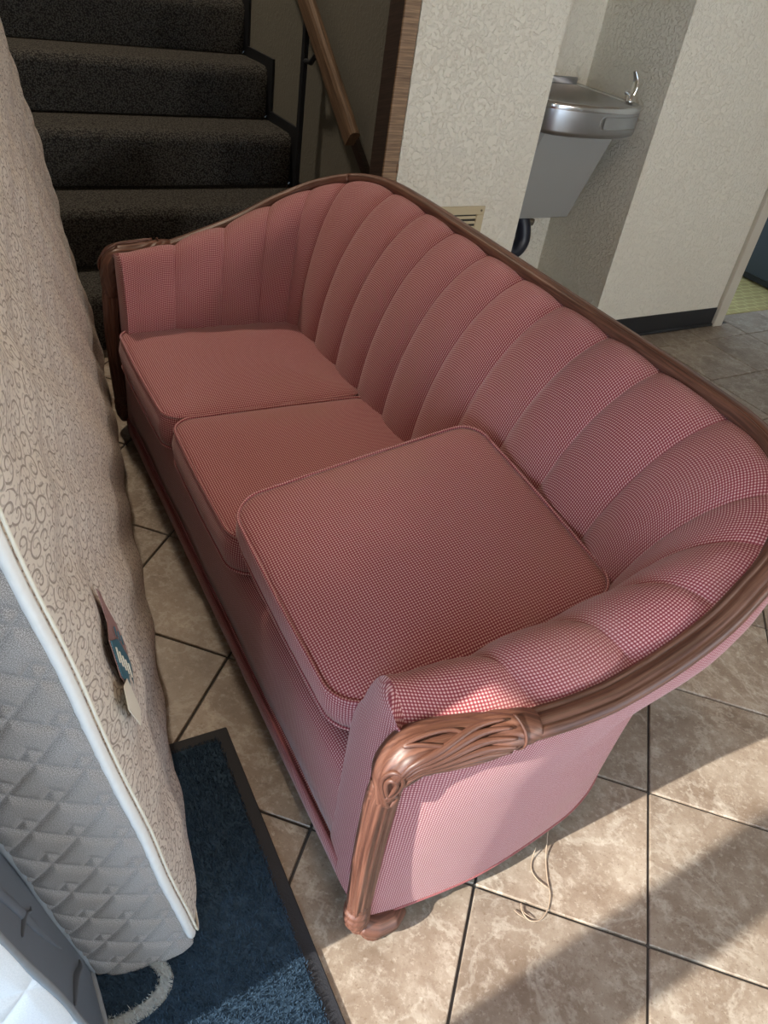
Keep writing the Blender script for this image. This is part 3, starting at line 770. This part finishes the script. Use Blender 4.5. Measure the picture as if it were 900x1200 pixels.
# ================================================================== MATTRESSES
def quilt_end(name, wid, hgt, mat, parent, xf, cell=0.062, puff=0.0065, nx=90, nz=620, small=True):
    """border panel in plane (n,z): grid with quilting relief; xf maps (n, up, out) -> xyz"""
    a = np.linspace(0, wid, nx); b = np.linspace(0, hgt, nz); A, B = np.meshgrid(a, b, indexing='ij')
    ca, sa = math.cos(0.80), math.sin(0.80)
    u_ = (A * ca + B * sa) / cell; v_ = (-A * ca + B * sa) / cell
    def dl(x): return np.abs(x - np.round(x))
    d = np.minimum(dl(u_), dl(v_))
    if small:
        fu, fv = u_ - np.floor(u_), v_ - np.floor(v_)
        box = np.maximum(np.abs(fu - .16), np.abs(fv - .16)); dd = np.abs(box - .16)
        d = np.minimum(d, np.where(box < .34, dd, 1))
    h = puff * (1 - np.exp(-(d / 0.085) ** 1.1)) 
    edge = np.minimum(np.minimum(A, wid - A) / 0.02, 1); h = h * (0.4 + .6 * edge) + 0.010 * np.sqrt(np.clip(1 - (2 * A / wid - 1) ** 2, 0, 1)) 
    P = np.array([[xf(A[i, j], B[i, j], h[i, j]) for j in range(nz)] for i in range(nx)])
    V, F = grid(P); uv = np.stack([A, B], -1).reshape(-1, 2)
    return mesh_obj(name, V, F, mat, parent, uv=uv)

LD = math.atan2(0.1687, 0.98567)
def mattress_frame(base, lean, LD=LD):
    l_ = np.array([math.sin(LD), math.cos(LD), 0.0]); n_ = np.array([math.cos(LD), -math.sin(LD), 0.0])
    up = np.array([0, 0, 1.0]) * math.cos(lean) - n_ * math.sin(lean); fn = n_ * math.cos(lean) + np.array([0, 0, 1.0]) * math.sin(lean)
    b = np.array(base)
    def X(l, nn, u):           # l along length, nn across thickness (0 = sofa-side face, negative away), u up the face; bows as it rises
        bow = 0.0
        return b + l_ * l + fn * (nn + bow) + up * u
    return X
def build_mattress(base, lean, length, hgt, th, root, face_mat, end_mat, edge_mat, back_mat, yaw=LD, bulge=0.035, tufts=True, tape_r=0.010, small=True, cell=0.062):
    X = mattress_frame(base, lean, yaw); z0 = 0.012
    def inset(l, u):
        e = np.minimum(np.minimum(l, length - l), np.minimum(u - z0, hgt - u)); return e
    # sofa-side face
    nl, nu = 150, 90
    P = np.zeros((nl, nu, 3)); UV = np.zeros((nl, nu, 2))
    for i in range(nl):
        l = length * i / (nl - 1)
        for j in range(nu):
            u = z0 + (hgt - z0) * j / (nu - 1); e = min(l, length - l, u - z0, hgt - u)
            h = bulge * (1 - math.exp(-e / 0.05))
            if tufts: h += 0.007 * (math.cos(2 * PI * l / 0.21) * math.cos(2 * PI * (u + .05) / 0.17)) * (1 - math.exp(-e / 0.05)) + 0.004 * math.sin(l * 9 + u * 13)*(1 - math.exp(-e / 0.05))
            P[i, j] = X(l, h, u); UV[i, j] = (l, u)
    V, F = grid(P); mesh_obj('sofa_side_panel', V, F, face_mat, root, uv=UV.reshape(-1, 2))
    # ends
    quilt_end('end_border', th, hgt - z0, end_mat, root, lambda a, b, h: X(-h, -th + a, z0 + b), cell=cell, small=small)
    quilt_end('end_border', th, hgt - z0, end_mat, root, lambda a, b, h: X(length + h, -a, z0 + b), nx=20, nz=60, cell=cell, small=small)
    # back, top and bottom
    def quad(name, pts, mat):
        mesh_obj(name, pts, [(0, 1, 2, 3)], mat, root, uv=[(0, 0), (1, 0), (1, 1), (0, 1)], smooth=False)
    nb = 40
    Pb = np.array([[X(length * i / 3, -th, z0 + (hgt - z0) * j / (nb - 1)) for j in range(nb)] for i in range(4)]); V, F = grid(Pb, flip=True); mesh_obj('back_panel', V, F, back_mat, root, uv=[(q_[1], q_[2]) for q_ in V])
    quad('top_border', [X(0, 0, hgt), X(length, 0, hgt), X(length, -th, hgt), X(0, -th, hgt)], end_mat)
    quad('bottom_border', [X(0, -th, z0), X(length, -th, z0), X(length, 0, z0), X(0, 0, z0)], end_mat)
    # edge tape round both faces
    def loop(nn):
        rc = 0.04; pts = []
        for (cl_, cu, a0) in ((length - rc, hgt - rc, 0), (rc, hgt - rc, PI / 2), (rc, z0 + rc, PI), (length - rc, z0 + rc, 1.5 * PI)):
            for a in np.linspace(a0, a0 + PI / 2, 7): pts.append((cl_ + rc * math.cos(a), cu + rc * math.sin(a)))
        pts = np.array(pts + pts[:1]); L = arc(pts); q = np.linspace(0, L[-1], 320, endpoint=False)
        return [X(np.interp(s_, L, pts[:, 0]) + 0.0008 * math.sin(s_ * 31), nn + 0.0012 * math.sin(s_ * 19), np.interp(s_, L, pts[:, 1])) for s_ in q]
    return X, loop
MX = empty('mattress', (0.196, 0.587, 0.008)); 
tag(MX, 'worn beige scroll-patterned mattress stood on edge beside the sofa', 'mattress')
inv = np.array(MX.location)
X, loop = build_mattress((0, 0, 0), math.radians(10.6), 2.03, 1.42, 0.155, MX, M['damask'], M['quilt'], M['tape'], M['quilt'])
sweep('edge_tape', loop(0.0), lambda t: ring(10, 1.0, 0.8), M['tape'], MX, r=0.0095, closed=True)
sweep('piping', [q + np.array([0.0075, 0.0, 0.002]) for q in loop(0.004)], lambda t: ring(8), M['paper'], MX, r=0.0022, closed=True)
sweep('edge_tape', loop(-0.155), lambda t: ring(10, 1.0, 0.8), M['greytape'], MX, r=0.0065, closed=True)
# torn label and tag on the sofa-side face
def patch(name, poly, mat, lift, parent, curl=0.0):
    V = []; n_ = len(poly)
    for (l, u) in poly: V.append(X(l, 0.031 + lift + curl * max(0, 0.60 - u), u))
    for (l, u) in poly: V.append(X(l, 0.031 + lift + 0.0012 + curl * max(0, 0.60 - u), u))
    F = [tuple(range(n_))[::-1], tuple(range(n_, 2 * n_))] + [(i, (i + 1) % n_, n_ + (i + 1) % n_, n_ + i) for i in range(n_)]
    return mesh_obj(name, V, F, mat, parent, uv=[(a[0], a[1]) for a in poly] * 2, smooth=False)
lab = patch('label', [(.152, .705), (.165, .685), (.168, .660), (.192, .592), (.200, .545), (.170, .520), (.120, .528), (.082, .612), (.102, .662), (.135, .660), (.142, .680)], M['mauve'], 0.006, MX)
patch('teal_band', [(.102, .660), (.150, .610), (.176, .540), (.170, .521), (.120, .530), (.100, .575), (.084, .612)], M['teal'], 0.0075, lab)
for i in range(5):
    l = .108 + i * .010; u = .640 - i * .020
    patch('stroke', [(l, u), (l + .004, u - .006), (l - .008, u - .022), (l - .012, u - .016)], M['paper'], 0.0092, lab)
for i in range(3):
    l = .150 + i * .012; u = .634 - i * .022
    patch('stroke', [(l, u), (l + .003, u - .005), (l - .006, u - .014), (l - .009, u - .009)], M['teal'], 0.0092, lab)
patch('care_tag', [(.062, .617), (.096, .590), (.088, .532), (.052, .545), (.034, .605)], M['paper'], 0.009, MX, 0.05)

BS_ = empty('box_spring', (0.036, 0.489, 0.008))
tag(BS_, 'white quilted box spring with grey cloth side, leaning beyond the mattress', 'box spring')
X, loop = build_mattress((0, 0, 0), math.radians(10.9), 1.95, 1.40, 0.19, BS_, M['dustcover'], M['whitequilt'], M['greytape'], M['whitequilt'], yaw=0.0, bulge=0.004, tufts=False, small=False, cell=0.12)
sweep('edge_tape', loop(0.0), lambda t: ring(10, 1.0, 0.9), M['greytape'], BS_, r=0.0055, closed=True)
# loose folds of the cloth near its edge
for (l0, u0, l1, u1, r_) in ((.02, .62, .10, .20, .006), (.03, .40, .11, .33, .004), (.01, .20, .12, .10, .006)):
    ts = np.linspace(0, 1, 20)
    sweep('cloth_fold', [X(l0 + (l1 - l0) * t + .01 * math.sin(t * 5), 0.0035, u0 + (u1 - u0) * t) for t in ts], lambda t: ring(8, 1.6, .6), M['dustcover'], BS_, r=r_ * np.sin(np.linspace(0.15, PI - .15, 20)))

# ================================================================== DOOR MAT
dm = empty('door_mat', (0.402, 0.982, 0.0), math.radians(-2.9))
tag(dm, 'navy blue carpet mat with black rubber edge under the mattress', 'mat')
W_, L_ = 0.72, 1.5; bo = 0.028
MB().box((-W_, -L_, 0.0006), (0, 0, 0.0055), 0.002).build('rubber_backing', M['rubber'], dm)
MB().box((-W_ + bo, -L_ + bo, 0.005), (-bo, -bo, 0.0085), 0.001).build('pile_base', M['pile'], dm)
# letter fragment: pale arc woven into the pile (mat-local coordinates)
arc_ctrl = []
for (x_, y_) in [(.035, .527), (.065, .524), (.10, .527), (.128, .540), (.138, .562), (.128, .592), (.10, .615)]:
    dx, dy = x_ - 0.402, y_ - 0.982; a_ = math.radians(2.9); arc_ctrl.append((dx * math.cos(a_) - dy * math.sin(a_), dx * math.sin(a_) + dy * math.cos(a_)))
AR = smooth_path(arc_ctrl, 80)
sweep('letter_base', np.concatenate([AR, np.full((len(AR), 1), .0088)], 1), lambda t: ring(8, 1.0, .06), M['pilelight'], dm, r=0.0115)
nb = 110000
bx = rng.uniform(-W_ + bo - .004, -bo + .004, nb); by = rng.uniform(-1.0, -bo + .004, nb)
keep = bx > -0.50; bx = bx[keep]; by = by[keep]
dmin = np.min((bx[:, None] - AR[None, ::4, 0]) ** 2 + (by[:, None] - AR[None, ::4, 1]) ** 2, axis=1) ** .5
def blades(name, sel, mat):
    x, y = bx[sel], by[sel]; n_ = len(x); a = rng.uniform(0, 2 * PI, n_); h = rng.uniform(.004, .0085, n_); wv = rng.uniform(.0007, .0013, n_)
    lean = rng.normal(0, .003, (n_, 2)) + np.array([-.0015, .001]); dx, dy = np.cos(a) * wv, np.sin(a) * wv
    V = np.stack([np.stack([x - dx, y - dy, np.full(n_, .0075)], 1), np.stack([x + dx, y + dy, np.full(n_, .0075)], 1), np.stack([x + lean[:, 0], y + lean[:, 1], .0085 + h], 1)], 1).reshape(-1, 3)
    me = bpy.data.meshes.new(name); me.vertices.add(len(V)); me.vertices.foreach_set('co', V.astype(np.float32).ravel())
    me.loops.add(3 * n_); me.loops.foreach_set('vertex_index', np.arange(3 * n_, dtype=np.int32)); me.polygons.add(n_); me.polygons.foreach_set('loop_start', np.arange(0, 3 * n_, 3, dtype=np.int32))
    me.update(calc_edges=True); me.validate(); me.materials.append(mat)
    o = bpy.data.objects.new(name, me); COL.objects.link(o); o.parent = dm; o['kind'] = 'stuff'; return o
blades('pile', dmin > 0.0105, M['pile']); blades('letter_pile', dmin <= 0.0125, M['pilelight'])

# ================================================================== HANDRAIL
hr = empty('handrail', (1.52, 2.69, 0.0)); tag(hr, 'sloping oak handrail on the stair wall with black steel post', 'handrail')
A0 = np.array([0, 0.0, 0.765]); A1 = np.array([0, 1.35, 0.765 + 1.35 * 0.80])
def hrp(t): return np.array([(-.020, -.034), (-.022, .020), (-.017, .032), (-.004, .036), (.010, .034), (.018, .026), (.019, .004), (.014, -.004), (.017, -.012), (.017, -.034)])
sweep('rail', [A0 + (A1 - A0) * t for t in np.linspace(0, 1, 12)], hrp, M['wood_rail'], hr, up=(0, -.6, 1), smooth=False)
MB().box((-.004, 0.450, 0.40), (.016, 0.475, 1.12), .002).build('steel_post', M['blackpaint'], hr)
MB().tube([(.006, .46, .935), (.004, .40, .938), (0, .335, .99)], .010, 8).build('bracket', M['blackpaint'], hr, smooth=True)
# dark sloping strip behind the rail, along the wall
bd = []; 
V = []
for xx in (0.048, 0.068):
    for (yy, zz) in ((-.09, .585), (-.09, .630), (.6, 1.13), (.6, 1.085)): V.append((xx, yy, zz))
mesh_obj('sloping_strip', V, [(0, 1, 2, 3), (7, 6, 5, 4), (0, 4, 5, 1), (1, 5, 6, 2), (2, 6, 7, 3), (3, 7, 4, 0)], M['wood_dark'], hr, uv=[(v_[1], v_[2]) for v_ in V], smooth=False)

# ================================================================== VENT
vn = empty('wall_vent', (1.62, YW, 0.40)); tag(vn, 'almond metal wall register with horizontal louvres behind the sofa', 'vent')
b = MB(); b.box((0, -.006, 0), (.285, 0, .034), .0015); b.box((0, -.006, .204), (.285, 0, .234), .0015); b.box((0, -.006, .034), (.034, 0, .204), .0015); b.box((.251, -.006, .034), (.285, 0, .204), .0015); b.build('frame', M['almond'], vn)
MB().box((.03, -.0012, .03), (.255, -.0002, .208)).build('duct_shade', M['void'], vn)  # flat dark plate, stands in for the shade of the hollow behind the louvres
for i in range(9):
    z = .042 + i * .0185
    V = [(.034, -.006, z), (.251, -.006, z), (.251, -.0015, z + .008), (.034, -.0015, z + .008), (.034, -.0050, z - .001), (.251, -.0050, z - .001), (.251, -.0005, z + .007), (.034, -.0005, z + .007)]
    mesh_obj('louvre', V, [(0, 1, 2, 3), (7, 6, 5, 4), (0, 4, 5, 1), (1, 5, 6, 2), (2, 6, 7, 3), (3, 7, 4, 0)], M['almond'], vn, uv=[(v_[0], v_[2]) for v_ in V], smooth=False)
for x_ in (.017, .268): MB().tube([(x_, -.006, .219), (x_, -.0085, .219)], .004, 10).build('screw', M['brass'], vn)

# ================================================================== DRINKING FOUNTAIN
df = empty('drinking_fountain', (2.37, 2.78, 0)); tag(df, 'stainless wall-hung drinking fountain in the alcove', 'drinking fountain')
ZR = 0.985
def d_outline(hw, back, front, bulge, n_=48):
    """D plan: straight back and sides, bowed front; local x in [-hw,hw], y negative forward"""
    pts = [(-hw, back), (-hw, front + .10)]
    for a in np.linspace(0, 1, 30):
        x_ = -hw + 2 * hw * a; e = abs(2 * a - 1); pts.append((x_ * 0.995, front - bulge * (1 - e ** 2.6) + .035 * max(0, (e - .88) / .12) ** 2))
    pts += [(hw, front + .10), (hw, back)]
    return np.array(pts)
def loft(name, rings, mat, parent, cap0=False, cap1=False, smooth=True):
    n_ = len(rings[0][0]); V = []; F = []
    for o_, z in rings: V += [(a, b_, z) for a, b_ in o_] if np.ndim(z) == 0 else [(a, b_, zz) for (a, b_), zz in zip(o_, z)]
    for j in range(len(rings) - 1):
        for i in range(n_):
            i2 = (i + 1) % n_; F.append((j * n_ + i, j * n_ + i2, (j + 1) * n_ + i2, (j + 1) * n_ + i))
    if cap0: F.append(tuple(range(n_))[::-1])
    if cap1: F.append(tuple((len(rings) - 1) * n_ + i for i in range(n_)))
    return mesh_obj(name, V, F, mat, parent, uv=[(v_[0], v_[2]) for v_ in V], smooth=smooth)
O1 = d_outline(.250, -.002, -.395, .065)
sc_ = lambda f, g=0: np.stack([O1[:, 0] * f, (O1[:, 1] + .2) * f - .2], 1)
ap = loft('apron', [(sc_(.93), .872), (sc_(.985), .880), (O1, .893), (O1, .965)], M['steel'], df, cap0=True)
loft('rim', [(O1, .962), (sc_(1.006), .974), (sc_(.995), ZR), (sc_(.965), ZR + .001), (sc_(.93), ZR - .006)], M['steelrim'], df)
loft('basin', [(sc_(.935), ZR - .005), (sc_(.90), ZR - .035), (sc_(.78), ZR - .075), (sc_(.45), ZR - .095), (sc_(.05), ZR - .100)], M['steel'], df, cap1=True)
MB().box((-.235, -.012, .96), (.235, -.001, ZR + .022), .003).build('splash_lip', M['steel'], df)
# push bar on the right of the apron front: rounded outline following the apron
def apron_pt(x_, z, lift):
    a = (x_ / .250 + 1) / 2; e = abs(2 * a - 1); y_ = -.395 - .065 * (1 - e ** 2.6) + .035 * max(0, (e - .88) / .12) ** 2
    return (x_, y_ - lift, z)
pts_ = []
for x_ in np.linspace(.20, .00, 12): pts_.append(apron_pt(x_, .952, .0006))
for a in np.linspace(PI / 2, 1.5 * PI, 10): pts_.append(apron_pt(.00 + .022 * math.cos(a) , .930 + .022 * math.sin(a), .0006))
for x_ in np.linspace(.00, .20, 12): pts_.append(apron_pt(x_, .908, .0006))
tube('push_bar_outline', pts_, 0.0018, M['greypaint'], ap, 6)
P = np.array([[apron_pt(x_, z, .003) for z in np.linspace(.911, .949, 5)] for x_ in np.linspace(-.005, .20, 16)]); V, F = grid(P); mesh_obj('push_bar', V, F, M['steel'], ap, uv=[(v_[0], v_[2]) for v_ in V])
# tapered cabinet below
def cab(z, hw, fy): return (np.array([(-hw, -.002), (-hw, fy + .012), (-hw + .012, fy), (hw - .012, fy), (hw, fy + .012), (hw, -.002)]), z)
loft('cabinet', [cab(.50, .185, -.215), cab(.505, .188, -.222), cab(.874, .195, -.355)], M['greypaint'], df, cap0=True, smooth=False)
MB().box((.186, -.20, .512), (.1885, -.004, .86)).build('side_strip', M['blackpaint'], df)  # thin black strip down the right side of the cabinet
# bubbler
bubx, buby = .195, -.365
V, F, UV = sweep_data([(bubx, buby, ZR - .004), (bubx, buby, ZR + .008), (bubx, buby, ZR + .03)], lambda t: ring(16), [.016, .014, .011], up=(1, 0, 0)); bo_ = mesh_obj('bubbler', V, F, M['chrome'], df, uv=UV)
gp = smooth_path([(bubx, buby, ZR + .02), (bubx + .010, buby + .004, ZR + .045), (bubx + .014, buby + .01, ZR + .075), (bubx + .002, buby + .02, ZR + .108)], 30)
sweep('mouth_guard', gp, lambda t: ring(12, 1.0, .45), M['chrome'], bo_, r=np.interp(np.linspace(0, 1, 30), [0, .4, 1], [.011, .018, .008]))
MB().tube([(bubx, buby, ZR + .026), (bubx - .018, buby + .004, ZR + .036), (bubx - .028, buby + .006, ZR + .032)], .0065, 10).build('spout', M['chrome'], bo_, smooth=True)
# waste trap and stop valve under it
wt = smooth_path([(-.03, -.10, .505), (.015, -.115, .47), (.030, -.13, .42), (.028, -.14, .37), (-.005, -.145, .335), (-.05, -.14, .34), (-.085, -.12, .40)], 50)
tube('waste_hose', wt, 0.034, M['hose'], df, 14)
MB().tube([(.02, -.012, .440), (.045, -.06, .446), (.075, -.085, .450)], .011, 10).tube([(.070, -.083, .449), (.105, -.10, .440)], .015, 10).build('stop_valve', M['brass'], df, smooth=True)

# ================================================================== HALL CABINET
cb = empty('vending_cabinet', (4.36, 2.62, 0.0)); cb.name = 'metal_cabinet'; tag(cb, 'dark blue metal cabinet with louvred front down the hall', 'cabinet')
MB().box((0.03, -.14, .012), (.70, 1.0, .05)).build('plinth', M['blackpaint'], cb)
MB().box((0, -.15, .05), (.70, 1.0, 1.05), .004).build('body', M['cabinet'], cb)
for i in range(9):
    z = .36 + i * .036
    V = [(-.012, -.12, z), (-.012, .97, z), (0.0, .97, z + .022), (0, -.12, z + .022), (-.001, -.12, z - .002), (-.001, .97, z - .002)]
    mesh_obj('louvre', V, [(0, 1, 2, 3), (4, 5, 1, 0)], M['cabinet'], cb, uv=[(v_[1], v_[2]) for v_ in V], smooth=False)

# ================================================================== THREAD
th_ = empty('loose_thread', (0.82, 0.40, 0.0)); tag(th_, 'tan loose thread trailing on the tiles by the sofa arm', 'thread')
def strand(name, pts, r):
    P = smooth_path([(a - .82, b_ - .40, z) for a, b_, z in pts], 60); tube(name, P, r, M['twine'], th_, 6)
strand('strand', [(.885, .478, .030), (.875, .462, .012), (.858, .440, .0022), (.838, .412, .002), (.826, .392, .0025), (.818, .378, .002), (.796, .360, .002), (.772, .352, .002), (.752, .360, .003), (.749, .378, .004), (.757, .392, .004)], .0013)
strand('strand', [(.845, .463, .020), (.832, .452, .004), (.818, .436, .002), (.815, .415, .003), (.822, .392, .0045)], .0011)
for (x_, y_) in ((.747, .366), (.760, .360)): strand('fibre', [(x_, y_, .003), (x_ - .008, y_ + .012, .005), (x_ - .010, y_ + .022, .003)], .0008)
